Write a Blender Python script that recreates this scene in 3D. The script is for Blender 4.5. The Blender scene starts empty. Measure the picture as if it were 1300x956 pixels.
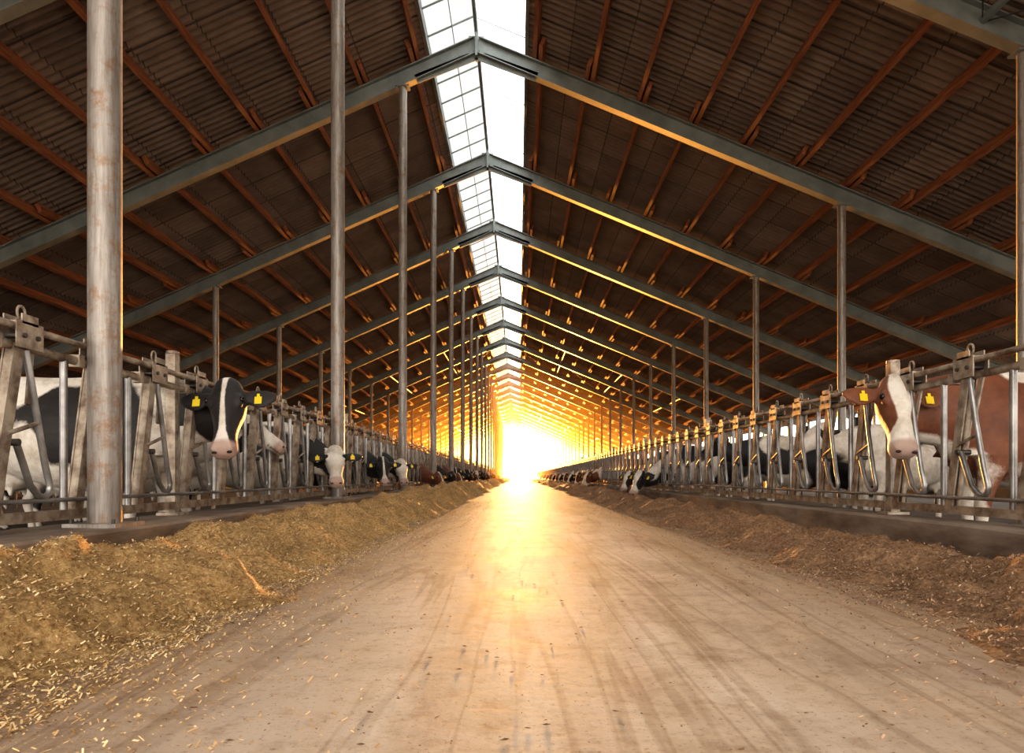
import bpy, math, random, bmesh
import numpy as np
from mathutils import Vector, Matrix, noise

random.seed(7); rng=np.random.default_rng(7)
sc=bpy.context.scene
COL=sc.collection
S=5.3; OFF=-0.224
NB=24
Y0=S*(-1+OFF); YE=S*(NB+OFF)
RX=-0.9            # ridge x
RZ=10.3            # roof sheet ridge z
SL,SR=0.444,0.413  # pitch left / right
HSP=16.0
CLX=-2.49; FLX=-2.67

# ------------------------------------------------------------------ materials
def newmat(name):
    m=bpy.data.materials.new(name); m.use_nodes=True
    nt=m.node_tree; b=nt.nodes['Principled BSDF']
    return m,nt,b
def N(nt,t,**kw):
    n=nt.nodes.new(t)
    for k,v in kw.items(): setattr(n,k,v)
    return n
def L(nt,a,b): nt.links.new(a,b)
def ramp(nt,fac,stops):
    r=N(nt,'ShaderNodeValToRGB'); e=r.color_ramp.elements
    while len(e)<len(stops): e.new(0.5)
    for i,(p,c) in enumerate(stops):
        e[i].position=p; e[i].color=(c[0],c[1],c[2],1)
    L(nt,fac,r.inputs[0]); return r.outputs[0]
def coords(nt,scale=(1,1,1)):
    g=N(nt,'ShaderNodeNewGeometry'); mp=N(nt,'ShaderNodeMapping')
    mp.inputs['Scale'].default_value=scale
    L(nt,g.outputs['Position'],mp.inputs['Vector']); return mp.outputs[0]
def noisen(nt,vec,scale,detail=6,rough=0.6,dist=0):
    n=N(nt,'ShaderNodeTexNoise'); n.inputs['Scale'].default_value=scale
    n.inputs['Detail'].default_value=detail; n.inputs['Roughness'].default_value=rough
    n.inputs['Distortion'].default_value=dist
    L(nt,vec,n.inputs['Vector']); return n.outputs[0]
def mixc(nt,f,a,b,mode='MIX'):
    m=N(nt,'ShaderNodeMix',data_type='RGBA',blend_type=mode)
    for s,v in ((m.inputs[0],f),(m.inputs[6],a),(m.inputs[7],b)):
        if hasattr(v,'default_value') or hasattr(v,'is_linked'): L(nt,v,s)
        elif isinstance(v,(int,float)): s.default_value=v
        else: s.default_value=(v[0],v[1],v[2],1)
    return m.outputs[2]
def bump(nt,b,h,strength=0.3,dist=0.02):
    n=N(nt,'ShaderNodeBump'); n.inputs['Strength'].default_value=strength; n.inputs['Distance'].default_value=dist
    L(nt,h,n.inputs['Height']); L(nt,n.outputs[0],b.inputs['Normal'])
def noisy(name,c1,c2,scale=4,rough=0.6,metal=0.0,sc3=(1,1,1),bmp=0.15,lo=.35,hi=.65,bd=.01):
    m,nt,b=newmat(name); v=coords(nt,sc3); f=noisen(nt,v,scale)
    L(nt,ramp(nt,f,[(lo,c1),(hi,c2)]),b.inputs['Base Color'])
    b.inputs['Roughness'].default_value=rough; b.inputs['Metallic'].default_value=metal
    if bmp: bump(nt,b,f,bmp,bd)
    return m

M={}
m,nt,b=newmat('galvanised_pole')
f=noisen(nt,coords(nt,(14,14,1.2)),2.2,7,.65); f2=noisen(nt,coords(nt),7,6,.75)
c=ramp(nt,f,[(.35,(.22,.19,.165)),(.65,(.40,.37,.34))])
c=mixc(nt,ramp(nt,f2,[(.52,(0,0,0)),(.66,(.75,.75,.75))]),c,(.24,.125,.06))
L(nt,c,b.inputs['Base Color']); b.inputs['Roughness'].default_value=.48; b.inputs['Metallic'].default_value=.4; bump(nt,b,f2,.12,.01)
M['pole']=m
M['beam']=noisy('painted_steel_beam',(.17,.19,.185),(.26,.285,.275),2,.5,.15)
M['wood']=noisy('purlin_wood',(.27,.095,.045),(.50,.20,.09),3,.7,0,(8,.6,8),.2)
M['fence']=noisy('fence_weathered_steel',(.15,.10,.07),(.45,.38,.30),10,.5,.35,(1,1,1),.25,.34,.62)
M['tube']=noisy('fence_zinc_tube',(.20,.19,.18),(.40,.39,.38),6,.36,.7,(1,1,1),.1)
M['dark']=noisy('dark_pipe',(.05,.045,.04),(.13,.115,.1),5,.5,.5)
M['kerb']=noisy('kerb_concrete',(.13,.09,.065),(.32,.25,.19),3.0,.85,0,(1,.5,2),.5)
M['wall']=noisy('wall_concrete',(.12,.11,.10),(.22,.2,.18),1.5,.85)
M['stallfloor']=noisy('stall_floor',(.05,.038,.028),(.13,.10,.075),1.3,.75)
M['ground']=noisy('outside_ground',(.38,.33,.26),(.48,.43,.34),.3,.9)
M['yellow']=noisy('ear_tag_yellow',(.85,.6,.02),(.9,.68,.04),5,.4,0,(1,1,1),0)
M['eye']=noisy('eye_black',(.006,.004,.003),(.012,.008,.006),5,.12,0,(1,1,1),0)
M['nostril']=noisy('nostril',(.03,.018,.015),(.05,.03,.025),5,.5,0,(1,1,1),0)

# floor concrete
m,nt,b=newmat('alley_concrete')
v=coords(nt); vl=coords(nt,(1.8,.22,1)); vt=coords(nt,(2.4,.13,1))
f1=noisen(nt,vl,1.6,8,.62,.6); f2=noisen(nt,v,2.0,9,.68,.8); f3=noisen(nt,v,70,4,.75); f4=noisen(nt,vt,1.1,4,.5,1.6); f5=noisen(nt,v,13,7,.75)
base=ramp(nt,f1,[(.32,(.42,.335,.26)),(.5,(.56,.475,.395)),(.68,(.68,.61,.54))])
g=N(nt,'ShaderNodeNewGeometry'); sx=N(nt,'ShaderNodeSeparateXYZ'); L(nt,g.outputs['Position'],sx.inputs[0])
ad=N(nt,'ShaderNodeMath',operation='SUBTRACT'); L(nt,sx.outputs[0],ad.inputs[0]); ad.inputs[1].default_value=.2
ab=N(nt,'ShaderNodeMath',operation='ABSOLUTE'); L(nt,ad.outputs[0],ab.inputs[0])
ma=N(nt,'ShaderNodeMath',operation='MULTIPLY_ADD'); L(nt,f2,ma.inputs[0]); ma.inputs[1].default_value=1.6; L(nt,ab.outputs[0],ma.inputs[2])
mr=N(nt,'ShaderNodeMapRange'); mr.inputs[1].default_value=1.3; mr.inputs[2].default_value=2.3; L(nt,ma.outputs[0],mr.inputs[0])
c=mixc(nt,mr.outputs[0],base,(.36,.25,.155))
c=mixc(nt,.8,c,ramp(nt,f3,[(.33,(.5,.43,.36)),(.43,(1,1,1))]),'MULTIPLY')
c=mixc(nt,.75,c,ramp(nt,f2,[(.36,(.68,.61,.54)),(.58,(1.05,1.03,1.0))]),'MULTIPLY')
c=mixc(nt,.7,c,ramp(nt,f5,[(.34,(.70,.64,.57)),(.5,(1,1,1))]),'MULTIPLY')
c=mixc(nt,.5,c,ramp(nt,f4,[(.47,(1,1,1)),(.49,(.6,.53,.47)),(.502,(.66,.6,.54)),(.525,(1,1,1))]),'MULTIPLY')
L(nt,c,b.inputs['Base Color'])
b.inputs['Specular IOR Level'].default_value=.16
rr=N(nt,'ShaderNodeMapRange'); rr.inputs[3].default_value=.58; rr.inputs[4].default_value=.9; L(nt,f2,rr.inputs[0]); L(nt,rr.outputs[0],b.inputs['Roughness'])
bump(nt,b,f5,.25,.006)
M['alley']=m

# roof sheets
m,nt,b=newmat('fibre_cement_sheet')
v=coords(nt)
sx=N(nt,'ShaderNodeSeparateXYZ'); L(nt,v,sx.inputs[0]); cx=N(nt,'ShaderNodeCombineXYZ'); L(nt,sx.outputs[1],cx.inputs[0]); L(nt,sx.outputs[0],cx.inputs[1])
br=N(nt,'ShaderNodeTexBrick'); br.inputs['Scale'].default_value=1; br.offset=0
br.inputs['Brick Width'].default_value=1.06; br.inputs['Row Height'].default_value=1.1
br.inputs['Mortar Size'].default_value=.012; br.inputs['Color1'].default_value=(.32,.255,.22,1); br.inputs['Color2'].default_value=(.22,.172,.148,1); br.inputs['Mortar'].default_value=(.11,.085,.075,1)
L(nt,cx.outputs[0],br.inputs['Vector'])
f=noisen(nt,v,1.2,8,.7); 
L(nt,mixc(nt,.9,br.outputs[0],ramp(nt,f,[(.3,(.65,.6,.58)),(.7,(1.2,1.15,1.1))]),'MULTIPLY'),b.inputs['Base Color'])
b.inputs['Roughness'].default_value=.8
M['roof']=m

# hay
def haymat(name,c0,c1,c2):
    m,nt,b=newmat(name)
    v=coords(nt); f=noisen(nt,v,48,7,.82); g2=noisen(nt,v,3.5,4,.6)
    c=ramp(nt,f,[(.32,c0),(.48,c1),(.64,c2)])
    c=mixc(nt,.8,c,ramp(nt,g2,[(.35,(.70,.60,.50)),(.65,(1.15,1.05,.92))]),'MULTIPLY')
    L(nt,c,b.inputs['Base Color']); b.inputs['Roughness'].default_value=.85; bump(nt,b,f,1.0,.03); return m
M['hay']=haymat('chopped_hay',(.15,.08,.03),(.64,.42,.18),(.98,.76,.42))
M['silage']=haymat('silage_brown',(.10,.055,.03),(.40,.25,.145),(.70,.48,.31))
def bitmat(name,a,b_,c_):
    m,nt,b=newmat(name)
    at=N(nt,'ShaderNodeAttribute',attribute_name='tone')
    L(nt,ramp(nt,at.outputs['Fac'],[(0,a),(.5,b_),(1,c_)]),b.inputs['Base Color']); b.inputs['Roughness'].default_value=.75; return m
M['straw']=bitmat('straw_bits',(.22,.12,.045),(.64,.42,.18),(.97,.77,.45))
M['silbits']=bitmat('silage_brown_bits',(.12,.065,.035),(.42,.26,.15),(.72,.51,.34))

def glassmat(name,col,fac):
    m,nt,b=newmat(name); o=nt.nodes['Material Output']
    t=N(nt,'ShaderNodeBsdfTransparent'); t.inputs[0].default_value=(*col,1)
    d=N(nt,'ShaderNodeBsdfTranslucent'); d.inputs[0].default_value=(*col,1)
    x=N(nt,'ShaderNodeMixShader'); x.inputs[0].default_value=fac
    v=coords(nt,(1,6,1)); f=noisen(nt,v,2.0,3,.5)
    L(nt,ramp(nt,f,[(.3,tuple(k*.85 for k in col)),(.7,col)]),t.inputs[0])
    L(nt,t.outputs[0],x.inputs[1]); L(nt,d.outputs[0],x.inputs[2]); L(nt,x.outputs[0],o.inputs[0]); return m
M['panL']=glassmat('skylight_sheet_dusty',(.19,.205,.215),.35)
M['panR']=glassmat('skylight_sheet_clear',(.85,.93,1.0),.2)

def coatmat(name,dark,dark2,white=(.80,.74,.66)):
    m,nt,b=newmat(name)
    at=N(nt,'ShaderNodeVertexColor'); at.layer_name='coat'
    sp=N(nt,'ShaderNodeSeparateColor'); L(nt,at.outputs[0],sp.inputs[0])
    tc=N(nt,'ShaderNodeTexCoord'); f=noisen(nt,tc.outputs['Object'],34,5,.75)
    ad=N(nt,'ShaderNodeMath',operation='MULTIPLY_ADD'); L(nt,f,ad.inputs[0]); ad.inputs[1].default_value=.12; L(nt,sp.outputs[0],ad.inputs[2])
    mr=N(nt,'ShaderNodeMapRange'); mr.inputs[1].default_value=.52; mr.inputs[2].default_value=.60; L(nt,ad.outputs[0],mr.inputs[0])
    f2=noisen(nt,tc.outputs['Object'],6,7,.7)
    w=ramp(nt,f2,[(.32,tuple(k*q for k,q in zip(white,(.62,.56,.48)))),(.58,white)])
    d=ramp(nt,f2,[(.3,dark),(.7,dark2)])
    c=mixc(nt,mr.outputs[0],w,d)
    c=mixc(nt,sp.outputs[1],c,(.46,.31,.26))
    c=mixc(nt,sp.outputs[2],c,(.03,.022,.018))
    L(nt,c,b.inputs['Base Color']); b.inputs['Roughness'].default_value=.6
    b.inputs['Sheen Weight'].default_value=.08
    bump(nt,b,f,.45,.010)
    return m
M['black']=coatmat('holstein_black_white_coat',(.010,.008,.008),(.026,.021,.019))
M['red']=coatmat('holstein_red_white_coat',(.12,.036,.015),(.23,.08,.033))

# ------------------------------------------------------------------ mesh builder
class MB:
    def __init__(s): s.v=[]; s.f=[]; s.m=[]; s.mats=[]; s.sm=[]
    def mi(s,mat):
        if mat not in s.mats: s.mats.append(mat)
        return s.mats.index(mat)
    def add(s,vs,fs,mat,smooth=False):
        o=len(s.v); k=s.mi(mat)
        s.v+= [tuple(x) for x in vs]
        for f in fs: s.f.append(tuple(i+o for i in f)); s.m.append(k); s.sm.append(smooth)
    def box(s,c,d,mat,ax=None):
        c=Vector(c); ax=ax or (Vector((1,0,0)),Vector((0,1,0)),Vector((0,0,1)))
        vs=[c+ax[0]*(i*d[0]/2)+ax[1]*(j*d[1]/2)+ax[2]*(k*d[2]/2) for i in (-1,1) for j in (-1,1) for k in (-1,1)]
        s.add(vs,[(0,1,3,2),(4,6,7,5),(0,4,5,1),(2,3,7,6),(0,2,6,4),(1,5,7,3)],mat)
    def beam(s,p0,p1,up,w,h,mat):
        p0=Vector(p0);p1=Vector(p1);t=(p1-p0); ln=t.length;t.normalize(); up=Vector(up); up=(up-t*up.dot(t)).normalized(); sd=t.cross(up)
        s.box((p0+p1)/2,(ln,w,h),mat,(t,sd,up))
    def ibeam(s,p0,p1,up,w,h,tf,mat):
        p0=Vector(p0);p1=Vector(p1);t=(p1-p0).normalized(); u=Vector(up); u=(u-t*u.dot(t)).normalized()
        s.beam(p0,p1,u,.02,h,mat)
        for q in (-1,1): s.beam(p0+u*q*(h/2),p1+u*q*(h/2),u,w,tf,mat)
    def path(s,pts,r,mat,n=8,cap=True):
        pts=[Vector(p) for p in pts]; vs=[];fs=[]; prev=None
        for i,p in enumerate(pts):
            a=pts[max(i-1,0)];b=pts[min(i+1,len(pts)-1)]; t=(b-a).normalized()
            if prev is None:
                prev=Vector((0,0,1)) if abs(t.z)<.9 else Vector((1,0,0))
            u=(prev-t*prev.dot(t)).normalized(); prev=u; w=t.cross(u)
            rr=r[i] if isinstance(r,(list,tuple)) else r
            for k in range(n):
                an=2*math.pi*k/n; vs.append(p+u*math.cos(an)*rr+w*math.sin(an)*rr)
        for i in range(len(pts)-1):
            for k in range(n):
                k2=(k+1)%n; fs.append((i*n+k,i*n+k2,(i+1)*n+k2,(i+1)*n+k))
        s.add(vs,fs,mat,True)
        if cap:
            s.add(vs[:n],[tuple(range(n))],mat); s.add(vs[-n:],[tuple(range(n))],mat)
    def sphere(s,c,r,mat,ax=None,n=12):
        c=Vector(c); r=(r,r,r) if not hasattr(r,'__len__') else r
        ax=ax or (Vector((1,0,0)),Vector((0,1,0)),Vector((0,0,1)))
        vs=[];fs=[];m=n//2
        for i in range(m+1):
            th=math.pi*i/m
            for k in range(n):
                ph=2*math.pi*k/n
                vs.append(c+ax[0]*r[0]*math.sin(th)*math.cos(ph)+ax[1]*r[1]*math.sin(th)*math.sin(ph)+ax[2]*r[2]*math.cos(th))
        for i in range(m):
            for k in range(n):
                k2=(k+1)%n; fs.append((i*n+k,i*n+k2,(i+1)*n+k2,(i+1)*n+k))
        s.add(vs,fs,mat,True)
    def mesh(s,name):
        me=bpy.data.meshes.new(name); me.from_pydata(s.v,[],s.f)
        for k in s.mats: me.materials.append(M[k])
        me.polygons.foreach_set('material_index',s.m); me.polygons.foreach_set('use_smooth',s.sm)
        me.update(); return me
    def obj(s,name):
        o=bpy.data.objects.new(name,s.mesh(name)); COL.objects.link(o); return o
def inst(name,me,loc=(0,0,0),rz=0,scale=1):
    o=bpy.data.objects.new(name,me); COL.objects.link(o); o.location=loc; o.rotation_euler=(0,0,rz); o.scale=(scale,)*3 if not hasattr(scale,'__len__') else scale; return o

def roofz(x,off=0):
    return RZ+off-(SL*(RX-x) if x<RX else SR*(x-RX))

# ------------------------------------------------------------------ shell
KL=-2.28; KR=2.75
b=MB(); b.box((0.235,(Y0+YE)/2,-.15),(KR-KL+.2,YE-Y0,.3),'alley'); b.obj('floor')
b=MB(); b.box((-9.9,(Y0+YE)/2,-.3),(14.1,YE-Y0,.2),'stallfloor'); b.obj('floor_stall_left')
b=MB(); b.box((9.1,(Y0+YE)/2,-.3),(12.0,YE-Y0,.2),'stallfloor'); b.obj('floor_stall_right')
b=MB(); b.box((0,60,-.52),(600,500,.2),'ground'); b.obj('ground')
def kerb(name,x0,x1):
    b=MB(); vs=[];fs=[]; ys=list(np.arange(Y0,22,.15))+list(np.arange(22,YE+1,2.))
    prof=[(x0,-.25),(x0,.185),(x0+.02,.2),(x1-.02,.2),(x1,.185),(x1,-.25)]
    for i,y in enumerate(ys):
        for j,(x,z) in enumerate(prof):
            d=noise.noise(Vector((x*3,y*1.7,z*6)))*.014
            vs.append((x+d*(1 if j>2 else -1),y,z+(d*.5 if 0<j<5 else 0)))
    n=len(prof)
    for i in range(len(ys)-1):
        for j in range(n-1): fs.append((i*n+j,i*n+j+1,(i+1)*n+j+1,(i+1)*n+j))
    b.add(vs,fs,'kerb',False); b.add(vs[:n],[tuple(range(n))],'kerb'); b.add(vs[-n:],[tuple(range(n))],'kerb')
    return b.obj(name)
kerb('feed_kerb',-2.87,KL); kerb('feed_kerb',KR,3.15)

# corrugated roof
def roof(name,xa,xb):
    pitch=.177; seg=6; ny=int((YE+1-(Y0-1))/pitch*seg)
    ys=(Y0-1)+np.arange(ny+1)*pitch/seg
    amp=.034*np.cos(np.arange(ny+1)*2*math.pi/seg)
    xs=np.array([xa,(xa+xb)/2,xb]); V=[]
    for x in xs:
        z=roofz(x); V.append(np.stack([np.full_like(ys,x),ys,z+amp],1))
    V=np.concatenate(V); n=ny+1; F=[]
    for j in range(2):
        i=np.arange(ny); F.append(np.stack([j*n+i,j*n+i+1,(j+1)*n+i+1,(j+1)*n+i],1))
    F=np.concatenate(F)
    me=bpy.data.meshes.new(name); me.from_pydata(V.tolist(),[],F.tolist()); me.materials.append(M['roof'])
    me.polygons.foreach_set('use_smooth',[True]*len(F))
    o=bpy.data.objects.new(name,me); COL.objects.link(o)
roof('roof_left',RX-1.05,RX-HSP-.6); roof('roof_right',RX+1.05,RX+HSP+.6)

# skylight
b=MB()
for sgn,mt,sl in ((-1,'panL',SL),(1,'panR',SR)):
    xa,xb=RX,RX+sgn*1.1
    b.add([(xa,Y0-1,roofz(xa,.14)),(xa,YE+1,roofz(xa,.14)),(xb,YE+1,roofz(xb,.14)),(xb,Y0-1,roofz(xb,.14))],[(0,1,2,3)],mt)
b.obj('window_1')
b=MB()
y=Y0
while y<YE:
    b.beam((RX,y,roofz(RX,.09)),(RX-1.05,y,roofz(RX-1.05,.09)),(0,0,1),.022,.03,'beam')
    y+=.88
y=Y0
while y<YE:
    b.beam((RX,y,roofz(RX,.09)),(RX+1.05,y,roofz(RX+1.05,.09)),(0,0,1),.015,.02,'beam')
    y+=2.65
for x in (RX-.52,):
    b.beam((x,Y0,roofz(x,.07)),(x,YE,roofz(x,.07)),(0,0,1),.015,.03,'beam')
for x in (RX-1.08,RX+1.08):
    b.beam((x,Y0,roofz(x,.05)),(x,YE,roofz(x,.05)),(0,0,1),.07,.25,'beam')
b.path([(RX,Y0,RZ-.22),(RX,YE,RZ-.22)],.045,'beam')
b.obj('skylight_frame')

# rafters
RO=-.52
for k in range(-1,NB+1):
    y=S*(k+OFF); b=MB()
    for sg in (-1,1):
        xe=RX+sg*HSP
        b.ibeam((RX,y,roofz(RX,RO)),(xe,y,roofz(xe,RO)),(0,0,1),.2,.32,.022,'beam')
        xh=RX+sg*1.3
        b.beam((RX,y,roofz(RX,RO-.2)),(xh,y,roofz(xh,RO-.14)),(0,0,1),.02,.2,'beam')
        b.ibeam((xe,y,-.4),(xe,y,roofz(xe,RO)),(1,0,0),.2,.26,.02,'beam')
    b.box((RX,y-.0,RZ+RO-.02),(.05,.26,.5),'beam')
    b.box((RX,y-.0,RZ+RO-.02),(.34,.045,.44),'beam')
    for x in (CLX,6.97,-8.87):
        b.box((x,y,roofz(x,RO-.19)),(.3,.22,.03),'beam')
    b.obj('roof_rafter')

# purlins with lap joints
b=MB()
for sg in (-1,1):
    sl=SL if sg<0 else SR
    nrm=Vector((sg*sl,0,1)).normalized()
    d=1.35; i=0
    while d<HSP:
        for k in range(-1,NB):
            o=.06 if (k+i)%2 else -.06
            x=RX+sg*(d+o); z=roofz(x,-.13)
            ya=S*(k+OFF)-.45; yb=S*(k+1+OFF)+.45
            b.beam((x,ya,z),(x,yb,z),nrm,.085,.2,'wood')
        d+=1.12; i+=1
b.obj('roof_purlins')

# longitudinal struts + bracing rods
b=MB()
for k in (0,8,16):
    ya=S*(k+OFF); 
    for kk in (k,k+1):
        y0=S*(kk+OFF); y1=y0+S
        for x in (2.9,6.4,10.0,-4.6,-7.9,-11.4):
            b.path([(x,y0,roofz(x,RO+.02)),(x,y1,roofz(x,RO+.02))],.055,'beam')
    y1=ya+S; y2=ya+2*S
    xs=(RX,2.9,6.4,10.0,14); xl=(RX,-4.6,-7.9,-11.4,-15.5)
    for X in (xs,xl):
        for q in range(4):
            b.path([(X[q],y1,roofz(X[q],RO)),(X[q+1],y2,roofz(X[q+1],RO))],.011,'dark',5)
            b.path([(X[q+1],y1,roofz(X[q+1],RO)),(X[q],y2,roofz(X[q],RO))],.011,'dark',5)
b.obj('roof_bracing')

# columns
def column(name,x,y,r,z0):
    zt=roofz(x,RO-.2); b=MB()
    b.path([(0,0,0),(0,0,zt-z0)],r,'pole',20)
    b.box((0,0,.012),(r*3.4,r*3.4,.024),'pole')
    for i in (-1,1):
        for j in (-1,1): b.path([(i*r*1.35,j*r*1.35,0),(i*r*1.35,j*r*1.35,.05)],.012,'dark',6)
    return b.mesh(name)
mL=column('steel_column',CLX,0,.092,.2); mO1=column('steel_column',-8.87,0,.085,-.2); mO2=column('steel_column',6.97,0,.085,-.2)
for k in range(0,NB):
    y=S*(k+OFF)
    inst('steel_column',mL,(CLX,y,.2)); inst('steel_column',mO1,(-8.87,y,-.2)); inst('steel_column',mO2,(6.97,y,-.2))

# side walls
xl=RX-HSP; xr=RX+HSP
b=MB(); b.box((xl-.1,(Y0+YE)/2,.95),(.2,YE-Y0,2.5),'wall'); b.obj('wall_left')
b=MB(); b.box((xr+.1,(Y0+YE)/2,.45),(.2,YE-Y0,1.5),'wall'); b.obj('wall_right')
b=MB()
y=Y0
while y<YE:
    b.box((xr+.1,y,2.2),(.1,.09,2.6),'dark'); b.box((xl-.1,y,2.7),(.1,.09,1.5),'dark'); y+=1.32
b.box((xr+.1,(Y0+YE)/2,2.0),(.08,YE-Y0,.07),'dark')
b.obj('window_mullions')
# far gable wall with open door
b=MB()
D0,D1,DH=-3.2,3.4,5.2
def gz(x): return roofz(x,-.05)
yy=YE+.05
for (xa,xb) in ((xl,D0),(D1,xr)):
    b.add([(xa,yy,-.4),(xb,yy,-.4),(xb,yy,gz(xb)),(xa,yy,gz(xa))],[(0,1,2,3)],'wall')
b.add([(D0,yy,DH),(D1,yy,DH),(D1,yy,gz(D1)),(RX,yy,gz(RX)),(D0,yy,gz(D0))],[(0,1,2,3,4)],'wall')
b.obj('wall_back')
b=MB()
for x in (D0,D1): b.box((x,YE-.12,DH/2),(.2,.3,DH),'beam')
b.box(((D0+D1)/2,YE-.12,DH),(D1-D0+.2,.3,.2),'beam'); b.obj('door_1')

# ------------------------------------------------------------------ feed fence panel
b=MB(); U=S/8
zr1,zr2,zb=1.155,1.245,.275
b.path([(0,0,zr1),(0,S,zr1)],.026,'fence',10); b.path([(0.035,0,zr2),(0.035,S,zr2)],.02,'fence',10)
b.box((0,S/2,zb),(.06,S,.055),'fence'); b.path([(.045,0,.36),(.045,S,.36)],.012,'tube',6)
for i in range(8):
    y=i*U
    b.path([(0,y+.02,zb),(0,y+.02,zr1)],.021,'tube',10)
    for q in (-.026,.026):
        b.beam((q,y+.11,zb),(q,y+.29,zr1),(1,0,0),.075,.010,'fence')
    b.beam((0,y+.085,zb),(0,y+.265,zr1),(1,0,0),.016,.05,'fence')
    b.path([(0,y+.17,zb),(0,y+.315,zr1)],.017,'fence',8)
    b.path([(.03,y+.335,zr1-.02),(.035,y+.40,.85),(.035,y+.475,.55),(.035,y+.515,.44),(.035,y+.51,.40),(.035,y+.47,.375),(.035,y+.42,.39),(.035,y+.36,.44),(.035,y+.255,.66)],.018,'tube',8)
    b.path([(.03,y+.20,.70),(.04,y+.42,.77)],.012,'fence',6)
    b.path([(-.03,y+.245,.66),(.06,y+.245,.66)],.018,'dark',8)
    b.beam((.0,y+.42,zr1),(.02,y+.36,.86),(1,0,0),.03,.012,'fence')
    for q in (-.034,.062):
        b.box((q,y+.32,1.205),(.008,.20,.135),'fence')
        b.box((q,y+.32,1.285),(.008,.12,.05),'fence')
    b.box((.015,y+.32,1.268),(.085,.16,.008),'fence')
    b.path([(-.05,y+.27,1.2),(.08,y+.27,1.2)],.013,'dark',6); b.path([(-.05,y+.37,1.2),(.08,y+.37,1.2)],.013,'dark',6)
    rg=[(0.015,y+.32+.03*math.cos(a),1.325+.034*math.sin(a)) for a in np.linspace(0,2*math.pi,13)]
    b.path(rg,.0075,'fence',6,False)
    b.box((0,y+.14,zr1),(.065,.05,.07),'fence')
b.box((-.02,0,.2+.6),(.075,.075,1.2),'fence'); b.box((-.02,0,.212),(.17,.17,.02),'fence')
b.path([(-.02,0,1.4),(-.02,0,1.42)],.05,'fence',8)
fm=b.mesh('feed_fence')
for k in range(-1,NB):
    y=S*(k+OFF)
    inst('headlock_feed_fence',fm,(FLX,y+1.2,-.01),0,(1,1,1.045))
    inst('headlock_feed_fence',fm,(2.95,y+S+1.3,0),math.pi)

# cubicle dividers
b=MB()
b.path([(0,0,-.2),(0,0,1.0),(.05,0,1.06),(1.5,0,1.06),(1.7,0,1.0),(1.75,0,.85),(1.6,0,.45),(1.4,0,.35),(0,0,.35)],.028,'dark',8)
cm=b.mesh('cubicle_divider')
for i in range(50):
    y=2+i*1.2
    inst('cubicle_divider',cm,(9.3,y,0)); inst('cubicle_divider',cm,(-11.2,y,0),math.pi)
b=MB()
for x,z in ((9.24,1.12),(9.24,.7),(-11.14,1.12),(-11.14,.7)): b.path([(x,0,z),(x,120,z)],.03,'dark',8)
b.obj('cubicle_rail')

# ------------------------------------------------------------------ feed heaps
def hay(name,x_k,x_e,hmax,mat,bits,nb,seed,hk,grow):
    ys=np.concatenate([np.arange(-1,8,.024),np.arange(8,22,.08),np.arange(22,YE-2,.6)])
    nx=70
    def H(t,y,x):
        e=1+.20*noise.noise(Vector((seed,y*.9,0)))+.14*noise.noise(Vector((seed,y*3.1,4)))
        tt=t/e
        if tt>=1: return -.03
        gr=1+grow*min(max(y-2,0),14)/14
        p=hk*(1-tt)+hmax*gr*math.sin(math.pi*min(tt,1)**.85)
        n1=noise.noise(Vector((x*2.2,y*1.4,seed))); n2=noise.noise(Vector((x*6,y*5,seed+3))); n3=noise.noise(Vector((x*18,y*18,seed)))
        n4=noise.noise(Vector((x*50,y*50,seed)))
        ed=min(1,(1-tt)*5)
        return max(-.03,(p*(1+1.0*n1)+.075*n2+.036*n3+.012*n4)*ed-.004)
    vs=[];fs=[]
    for y in ys:
        for i in range(nx):
            t=i/(nx-1)*1.25; x=x_k+(x_e-x_k)*t
            vs.append((x,y,H(t,y,x)))
    for j in range(len(ys)-1):
        for i in range(nx-1):
            a=j*nx+i; fs.append((a,a+1,a+nx+1,a+nx))
    me=bpy.data.meshes.new(name); me.from_pydata(vs,[],fs); me.materials.append(M[mat])
    me.polygons.foreach_set('use_smooth',[True]*len(fs))
    o=bpy.data.objects.new(name,me); COL.objects.link(o)
    V=np.zeros((nb*4,3)); tone=np.zeros(nb*4)
    for q in range(nb):
        y=.7+ (rng.random()**1.9)*13
        r=rng.random()
        t=rng.random()*1.04 if r<.94 else 1+abs(rng.normal())*.22
        x=x_k+(x_e-x_k)*t
        z=max(H(t,y,x),0)+.002+rng.random()*.006
        a=rng.random()*2*math.pi; ln=.002+.008*rng.random()**3; wd=.001+.0017*rng.random()
        tilt=(rng.random()-.5)*1.2
        d=np.array([math.cos(a)*math.cos(tilt),math.sin(a)*math.cos(tilt),abs(math.sin(tilt))]); s=np.array([-math.sin(a),math.cos(a),rng.random()*.6])
        c=np.array([x,y,z])
        V[q*4:q*4+4]=[c-s*wd,c+s*wd,c+d*ln*2+s*wd,c+d*ln*2-s*wd]; tone[q*4:q*4+4]=rng.random()
    F=np.arange(nb*4).reshape(-1,4)
    me=bpy.data.meshes.new(name+'_straw'); me.from_pydata(V.tolist(),[],F.tolist()); me.materials.append(M[bits])
    a=me.attributes.new('tone','FLOAT','POINT'); a.data.foreach_set('value',tone)
    o2=bpy.data.objects.new('straw',me); COL.objects.link(o2); o2.parent=o
hay('hay_heap',KL,-1.02,.15,'hay','straw',125000,1.3,.0,.6)
hay('silage_heap',KR,1.42,.09,'silage','silbits',85000,7.7,-.02,.6)
b=MB(); 
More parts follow.
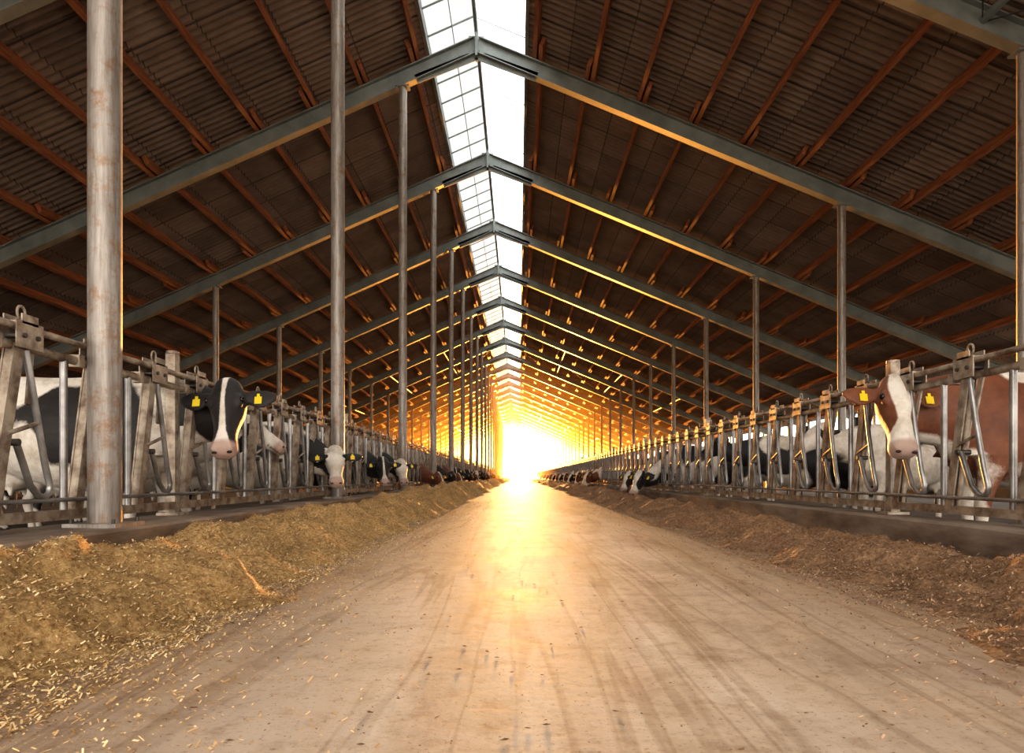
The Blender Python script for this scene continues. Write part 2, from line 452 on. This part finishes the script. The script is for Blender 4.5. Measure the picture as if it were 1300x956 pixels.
for q in range(1600):
    y=.9+rng.random()**1.6*14; x=.2+rng.normal()*1.1
    if not(-1.2<x<1.6): continue
    r=.0015+.004*rng.random()**3; a=rng.random()*6.28; c=Vector((x,y,.001))
    u=Vector((math.cos(a),math.sin(a),0)); w_=Vector((-u.y,u.x,0))
    b.add([c-u*r*2,c+w_*r,c+u*r*2,c-w_*r,c+Vector((0,0,r*.5))],[(0,1,4),(1,2,4),(2,3,4),(3,0,4)],'silage')
b.obj('feed_crumbs')

# ------------------------------------------------------------------ cows
def ring(c,sd,up,hw,hh,n,taper=0.0,e=1.0):
    o=[]
    for k in range(n):
        a=2*math.pi*k/n; ca=math.cos(a); sa=math.sin(a)
        ca=math.copysign(abs(ca)**e,ca); sa_=math.copysign(abs(sa)**e,sa)
        wv=hw*(1-taper*max(sa,0))
        o.append(c+sd*ca*wv+up*sa_*hh)
    return o
def loftadd(vs,fs,secs,n=20):
    o=len(vs)
    for s_ in secs: vs.extend(ring(*s_[:5],n,*(s_[5:])))
    for i in range(len(secs)-1):
        for k in range(n):
            k2=(k+1)%n; fs.append((o+i*n+k,o+i*n+k2,o+(i+1)*n+k2,o+(i+1)*n+k))
    fs.append(tuple(o+k for k in range(n))[::-1]); fs.append(tuple(o+(len(secs)-1)*n+k for k in range(n)))
def limb(vs,fs,pts):
    secs=[]
    for (x,y,z,rx,ry) in pts: secs.append((Vector((x,y,z)),Vector((0,1,0)),Vector((1,0,0)),ry,rx))
    loftadd(vs,fs,secs,14)
def smooth_interp(keys,n):
    ks=np.array(keys,float); x=np.linspace(0,1,len(ks)); xi=np.linspace(0,1,n)
    out=[]
    for c in range(ks.shape[1]):
        y=ks[:,c]; m_=np.gradient(y,x); o=[]
        for t in xi:
            i=min(int(t*(len(x)-1)),len(x)-2); h=x[i+1]-x[i]; u=(t-x[i])/h
            o.append((2*u**3-3*u**2+1)*y[i]+(u**3-2*u**2+u)*h*m_[i]+(-2*u**3+3*u**2)*y[i+1]+(u**3-u**2)*h*m_[i+1])
        out.append(o)
    return np.array(out).T
YA=Vector((0,1,0)); ZA=Vector((0,0,1)); XA=Vector((1,0,0))
def eardir(Sd,A,U_,sy): return (Sd*sy*1.0+A*.05-U_*.05+ZA*-.06).normalized()
def make_cow(P,A,U_,coat,face,seed,bias,mir=1,vox=.02):
    P=Vector(P); A=Vector(A); U_=Vector(U_)
    if mir<0: P.y*=-1; A.y*=-1; U_.y*=-1
    A.normalize(); U_=(U_-A*U_.dot(A)).normalized(); Sd=U_.cross(A)
    vs=[];fs=[]
    T=[(-1.70,1.20,.07,.07),(-1.64,1.13,.22,.19),(-1.50,1.07,.32,.255),(-1.25,1.03,.365,.29),(-1.0,1.0,.385,.31),(-.75,.96,.415,.345),(-.5,.95,.43,.345),(-.28,.975,.42,.30),(-.08,1.0,.385,.25),(.08,1.0,.31,.19),(.18,1.0,.19,.11)]
    for_=smooth_interp(T,34)
    loftadd(vs,fs,[(Vector((x,0,z)),YA,ZA,hw,hh,.28,.92) for x,z,hh,hw in for_],28)
    for sy in (-1,1):
        loftadd(vs,fs,[(Vector((-1.32+.04*i,sy*.185,1.265)),YA,ZA,r,r) for i,r in enumerate((.02,.05,.06,.065,.06,.04,.015))],10)
        loftadd(vs,fs,[(Vector((-.03-.05*i,sy*(.16-.016*i),.78+.11*i)),YA,XA,.105-.015*i,.17-.022*i) for i in range(5)],12)
    B0=Vector((-.20,0,1.09)); B1=Vector((.26,0,1.10+.35*(P.z-1.1))); B3=P-U_*.04+A*.09; B2=P-U_*.30+A*.12
    secs=[]; nn=18
    def bz(t): return B0*(1-t)**3+B1*3*t*(1-t)**2+B2*3*t*t*(1-t)+B3*t**3
    for i in range(nn):
        t=i/(nn-1)*.9; c=bz(t); tg=(bz(t+.02)-bz(t-.02)).normalized()
        sd=YA.lerp(Sd,t**1.3); sd=(sd-tg*sd.dot(tg)).normalized(); up=tg.cross(sd)
        q=(1-t)**1.1
        secs.append((c-up*.03*(1-q),sd,up,.085+.12*q,.115+.215*q))
    loftadd(vs,fs,secs,20)
    HD=[(-.055,.0,.045,.04),(-.02,.0,.085,.075),(.04,-.012,.108,.105),(.10,-.022,.122,.125),(.16,-.032,.126,.138),(.22,-.038,.113,.138),(.29,-.036,.093,.118),(.36,-.03,.079,.098),(.43,-.028,.077,.088),(.48,-.026,.088,.084),(.525,-.026,.092,.078),(.56,-.03,.076,.06),(.58,-.03,.04,.035)]
    hs=smooth_interp(HD,32)
    loftadd(vs,fs,[(P+A*t+U_*u,Sd,U_,hw,hh,.12,.86) for t,u,hw,hh in hs],24)
    for sy in (-1,1):
        loftadd(vs,fs,[(P+A*(.11+.022*i)+Sd*sy*.098+U_*.048,Sd,U_,r,r) for i,r in enumerate((.012,.030,.037,.034,.026,.01))],10)
        loftadd(vs,fs,[(P+A*(.50+.02*i)+Sd*sy*.05+U_*.022,Sd,U_,r,r*.8) for i,r in enumerate((.015,.030,.032,.018))],8)
        ed=eardir(Sd,A,U_,sy); eup=A*-1; eup=(eup-ed*eup.dot(ed)).normalized(); en=ed.cross(eup)
        es=P+Sd*sy*.075+A*.06-U_*.02
        loftadd(vs,fs,[(es+ed*d-eup*.03*math.sin(d*12),eup,en,w_,th) for d,w_,th in ((0,.03,.03),(.05,.038,.030),(.09,.066,.024),(.14,.084,.020),(.19,.080,.018),(.24,.054,.017),(.275,.015,.012))],12)
    for sy in (-1,1):
        st=.07*sy*(1 if seed%2 else -1)
        y=.17*sy
        limb(vs,fs,[(-.10,y,1.0,.12,.07),(-.06,y,.85,.14,.09),(-.09+st*.2,y,.70,.105,.08),(-.07+st*.5,y,.55,.064,.057),(-.06+st*.7,y*.97,.43,.056,.052),(-.065+st*.8,y*.96,.34,.040,.038),(-.065+st,y*.95,.20,.036,.034),(-.06+st,y*.95,.125,.046,.044),(-.04+st,y*.95,.07,.045,.042),(-.02+st,y*.95,.055,.058,.052),(-.01+st,y*.95,.0,.070,.06)])
        y=.19*sy; st=-st
        limb(vs,fs,[(-1.36,y*.8,1.15,.20,.10),(-1.30,y*.9,.98,.21,.12),(-1.26,y,.82,.18,.115),(-1.31+st*.3,y,.68,.12,.085),(-1.42+st*.5,y,.56,.075,.055),(-1.49+st*.7,y*.97,.47,.062,.045),(-1.49+st*.8,y*.96,.38,.045,.038),(-1.47+st,y*.95,.22,.040,.036),(-1.455+st,y*.95,.125,.048,.045),(-1.43+st,y*.95,.07,.045,.043),(-1.41+st,y*.95,.055,.058,.052),(-1.40+st,y*.95,.0,.07,.06)])
    loftadd(vs,fs,[(Vector((-1.14,0,z)),YA,XA,a,b_) for z,a,b_ in ((.78,.14,.2),(.68,.16,.2),(.58,.14,.17),(.53,.09,.11))],16)
    for sx in (-1.22,-1.06):
        for sy in (-.07,.07): loftadd(vs,fs,[(Vector((sx,sy,z)),YA,XA,r,r) for z,r in ((.6,.025),(.52,.022),(.48,.014))],8)
    tp=[(-1.62,1.30,.035),(-1.71,1.27,.032),(-1.76,1.15,.027),(-1.77,.95,.022),(-1.77,.75,.021),(-1.765,.62,.035),(-1.76,.48,.042),(-1.755,.36,.015)]
    loftadd(vs,fs,[(Vector((x,0,z)),YA,(XA if i>1 else Vector((.5,0,.8)).normalized()),r,r) for i,(x,z,r) in enumerate(tp)],10)
    me=bpy.data.meshes.new('tmp'); me.from_pydata([tuple(v) for v in vs],[],fs)
    o=bpy.data.objects.new('tmp',me); COL.objects.link(o)
    md=o.modifiers.new('r','REMESH'); md.mode='VOXEL'; md.voxel_size=vox
    ms=o.modifiers.new('s','SMOOTH'); ms.factor=.5; ms.iterations=4
    dg=bpy.context.evaluated_depsgraph_get(); ev=o.evaluated_get(dg)
    bm=bpy.data.meshes.new_from_object(ev); bpy.data.objects.remove(o)
    n=len(bm.vertices); co=np.zeros(n*3); bm.vertices.foreach_get('co',co); co=co.reshape(-1,3)
    colr=np.zeros((n,4)); colr[:,3]=1
    sv=Vector((seed*7.3,seed*3.1,seed*1.7))
    Pn=np.array(P); An=np.array(A); Un=np.array(U_); Sn=np.array(Sd)
    rel=co-Pn; tt=rel@An; la=rel@Sn; uu=rel@Un
    for i in range(n):
        p=Vector(co[i]); t=tt[i]; l=abs(la[i]); u=uu[i]
        x,y,z=co[i]
        nz=noise.noise(p*1.55+sv)+.35*noise.noise(p*3.9+sv)
        val=.5+(nz+bias)*.9
        if x<.1:
            if z<.62: val-= (.62-z)*1.6
        if face in('blaze','black') and x>.12: val+=(x-.12)*1.5
        head=(-.10<t<.62 and l<.40 and -.19<u<.14)
        g=0;bb=0
        if head:
            ear=l>.125 and t<.17
            if face=='blaze': hv=.5+(l-(.014+.05*max(0,.1-t)+.05*max(0,(t-.2))+.25*max(0,t-.40)))*9; 
            elif face=='white': hv=.5-(.4)+ (1.2*max(0,.05-((t-.17)**2+(l-.11)**2)**.5)*14)
            elif face=='wide': hv=.5+(l-(.060+.02*math.sin(t*14)+.35*max(0,t-.33)))*9
            else: hv=.85
            if ear: hv=.95
            k=1 if t>-.04 else max(0,(t+.10)/.06)
            if u<-.12 and not ear: k*=.5
            val=val*(1-k)+hv*k
            if t>.47: g=min(1,(t-.47)/.03)*(.9 if face!='black' else .3)
            if t>.42 and abs(u+.065)<.007: bb=.8
        if x<.25 and z<.062: bb=1
        colr[i,0]=min(max(val,0),1); colr[i,1]=g; colr[i,2]=bb
    at=bm.color_attributes.new('coat','FLOAT_COLOR','POINT'); at.data.foreach_set('color',colr.ravel())
    bm.materials.clear(); bm.materials.append(M[coat])
    bm.polygons.foreach_set('use_smooth',[True]*len(bm.polygons)); bm.polygons.foreach_set('material_index',[0]*len(bm.polygons))
    d=MB()
    for sy in (-1,1):
        d.sphere(P+A*.162+Sd*sy*.120+U_*.060,(.024,.018,.022),'eye',(A,Sd,U_))
        d.sphere(P+A*.565+Sd*sy*.05+U_*.018,(.010,.019,.013),'nostril',(A,Sd,U_),10)
        ed=eardir(Sd,A,U_,sy)
        c=P+Sd*sy*.075+A*.06-U_*.02+ed*.14+U_*.026+A*.055
        d.box(c,(.060,.050,.005),'yellow',(A,Sd,U_)); d.box(c-A*.04,(.03,.02,.006),'yellow',(A,Sd,U_))
    dm=d.mesh('d'); dm.polygons.foreach_set('material_index',[k+1 for k in d.m])
    for k in d.mats: bm.materials.append(M[k])
    bb_=bmesh.new(); bb_.from_mesh(bm); bb_.from_mesh(dm); bb_.to_mesh(bm); bb_.free(); bm.update()
    return bm

CZ=-.2
poses={
 'up':((.60,-.16,1.29),(.12,-.45,-.88),(.10,-.88,.45)),
 'low':((.62,-.14,1.02),(.20,-.62,-.75),(.2,-.75,.62)),
 'eat':((.86,-.02,.86),(.35,-.10,-.93),(.93,-.1,.35)),
 'eat2':((.84,-.18,.80),(.42,-.40,-.80),(.6,-.65,.45)),
 'fwd':((.66,0,1.35),(.80,-.1,-.55),(.55,-.05,.83)),
}
def C(pose,coat,face,seed,bias,mir=1,vox=.02):
    P,A,U_=poses[pose]; return make_cow(P,A,U_,coat,face,seed,bias,mir,vox)
cows={
 'c1':C('up','black','blaze',3,-.06,1,.014),
 'c2':C('low','black','white',5,-.15,1,.017),
 'c3':C('low','black','blaze',8,.1,1,.02),
 'c4':C('up','red','wide',11,.10,-1,.014),
 'c5':C('eat2','black','wide',14,0.05,-1,.02),
 'c6':C('eat','black','black',17,.25,1,.025),
 'c7':C('eat','red','wide',20,.2,-1,.025),
 'c8':C('fwd','black','blaze',23,.0,1,.025),
 'c9':C('eat2','red','blaze',26,.15,1,.025),
 'c10':C('fwd','black','white',31,-.12,1,.025),
}
def left(key,y,xo=-3.02,rz=0,s=.97): inst('holstein_cow',cows[key],(xo-.05,y,CZ),rz,s)
def right(key,y,xo=3.42,rz=0,s=.97): inst('holstein_cow',cows[key],(xo,y,CZ),math.pi+rz,s)
left('c1',5.72,-2.97,0,1.11); left('c10',7.25,-3.55,.12); left('c2',8.95,-2.95,0,1.02); left('c10',10.3,-3.6,-.1)
left('c3',12.1,-2.93); left('c2',13.4,-2.85,.05); left('c8',15.6,-3.7)
left('c9',18.6,-2.95); left('c6',22.2,-2.95); left('c9',24.1,-2.9); left('c3',26.7,-3.0)
for i,y in enumerate((30,33.2,35,39,42,46,49.5,55,61,66,74)): left(('c6','c3','c9','c2')[i%4],y,-2.95)
right('c4',5.42,3.55,0,1.10); right('c10',8.6,4.4,.3); right('c8',11.0,4.0,-.2)
right('c5',14.3,3.36); right('c5',17.2,3.6); right('c7',24.0,3.35); right('c5',25.6,3.4); 
for i,y in enumerate((28.5,33,36,41,43.6,49,53,60,66,75)): right(('c7','c5')[i%2],y,3.38)
for key,x,y,r in (('c10',-6.6,6.6,.15),('c8',-6.3,9.9,1.3),('c10',-7.0,14,2.4),('c6',-6.2,19,.6),('c8',6.0,12.6,1.5),('c6',5.8,19.5,-2.2),('c8',7.2,8.9,1.2)):
    inst('holstein_cow',cows[key],(x,y,CZ),r,.96)

# ------------------------------------------------------------------ air + lights
b=MB()
m=bpy.data.materials.new('glow_haze'); m.use_nodes=True; nt=m.node_tree; nt.nodes.clear()
o=N(nt,'ShaderNodeOutputMaterial'); vsn=N(nt,'ShaderNodeVolumeScatter'); vsn.inputs['Color'].default_value=(1,.68,.30,1)
vsn.inputs['Density'].default_value=.0065; vsn.inputs['Anisotropy'].default_value=.3
L(nt,vsn.outputs[0],o.inputs['Volume']); M['air']=m
b.box(((xl+xr)/2,(50+YE-.3)/2,4.9),(xr-xl-.6,YE-.3-50,9.8),'air'); b.obj('glow_haze')  # scatter volume added so the far lamp spreads into a warm halo

def light(name,t,loc,rot,energy,color,**kw):
    l=bpy.data.lights.new(name,t); l.energy=energy; l.color=color
    for k,v in kw.items(): setattr(l,k,v)
    o=bpy.data.objects.new(name,l); COL.objects.link(o); o.location=loc; o.rotation_euler=rot; return o
light('low_sun','SUN',(0,140,6),(math.radians(-88.2),0,0),9,(1,.54,.22),angle=math.radians(2.5))
light('sun_glare_lamp','POINT',(.2,YE-6,2.3),(0,0,0),1900000,(1,.36,.055),shadow_soft_size=2.0)

w=bpy.data.worlds.new('sky'); sc.world=w; w.use_nodes=True; nt=w.node_tree
bg=nt.nodes['Background']; tc=N(nt,'ShaderNodeTexCoord')
dp=N(nt,'ShaderNodeVectorMath',operation='DOT_PRODUCT'); L(nt,tc.outputs['Generated'],dp.inputs[0]); dp.inputs[1].default_value=(0,.9996,.03)
mr=N(nt,'ShaderNodeMapRange'); mr.inputs[1].default_value=.93; mr.inputs[2].default_value=1; L(nt,dp.outputs['Value'],mr.inputs[0])
pw=N(nt,'ShaderNodeMath',operation='POWER'); L(nt,mr.outputs[0],pw.inputs[0]); pw.inputs[1].default_value=3
L(nt,mixc(nt,pw.outputs[0],(1.0,.93,.845),(5,2.6,.9)),bg.inputs[0]); bg.inputs[1].default_value=4.9

# ------------------------------------------------------------------ camera
cam=bpy.data.cameras.new('camera'); co=bpy.data.objects.new('camera',cam); COL.objects.link(co)
co.location=(0,0,.5); co.rotation_euler=(math.radians(90),0,0)
cam.sensor_width=36; cam.lens=24.0; cam.shift_x=-8/1300; cam.shift_y=127/1300; cam.clip_end=1000; cam.clip_start=.05
sc.camera=co
sc.view_settings.view_transform='Standard'; sc.view_settings.look='Medium High Contrast'; sc.view_settings.exposure=0
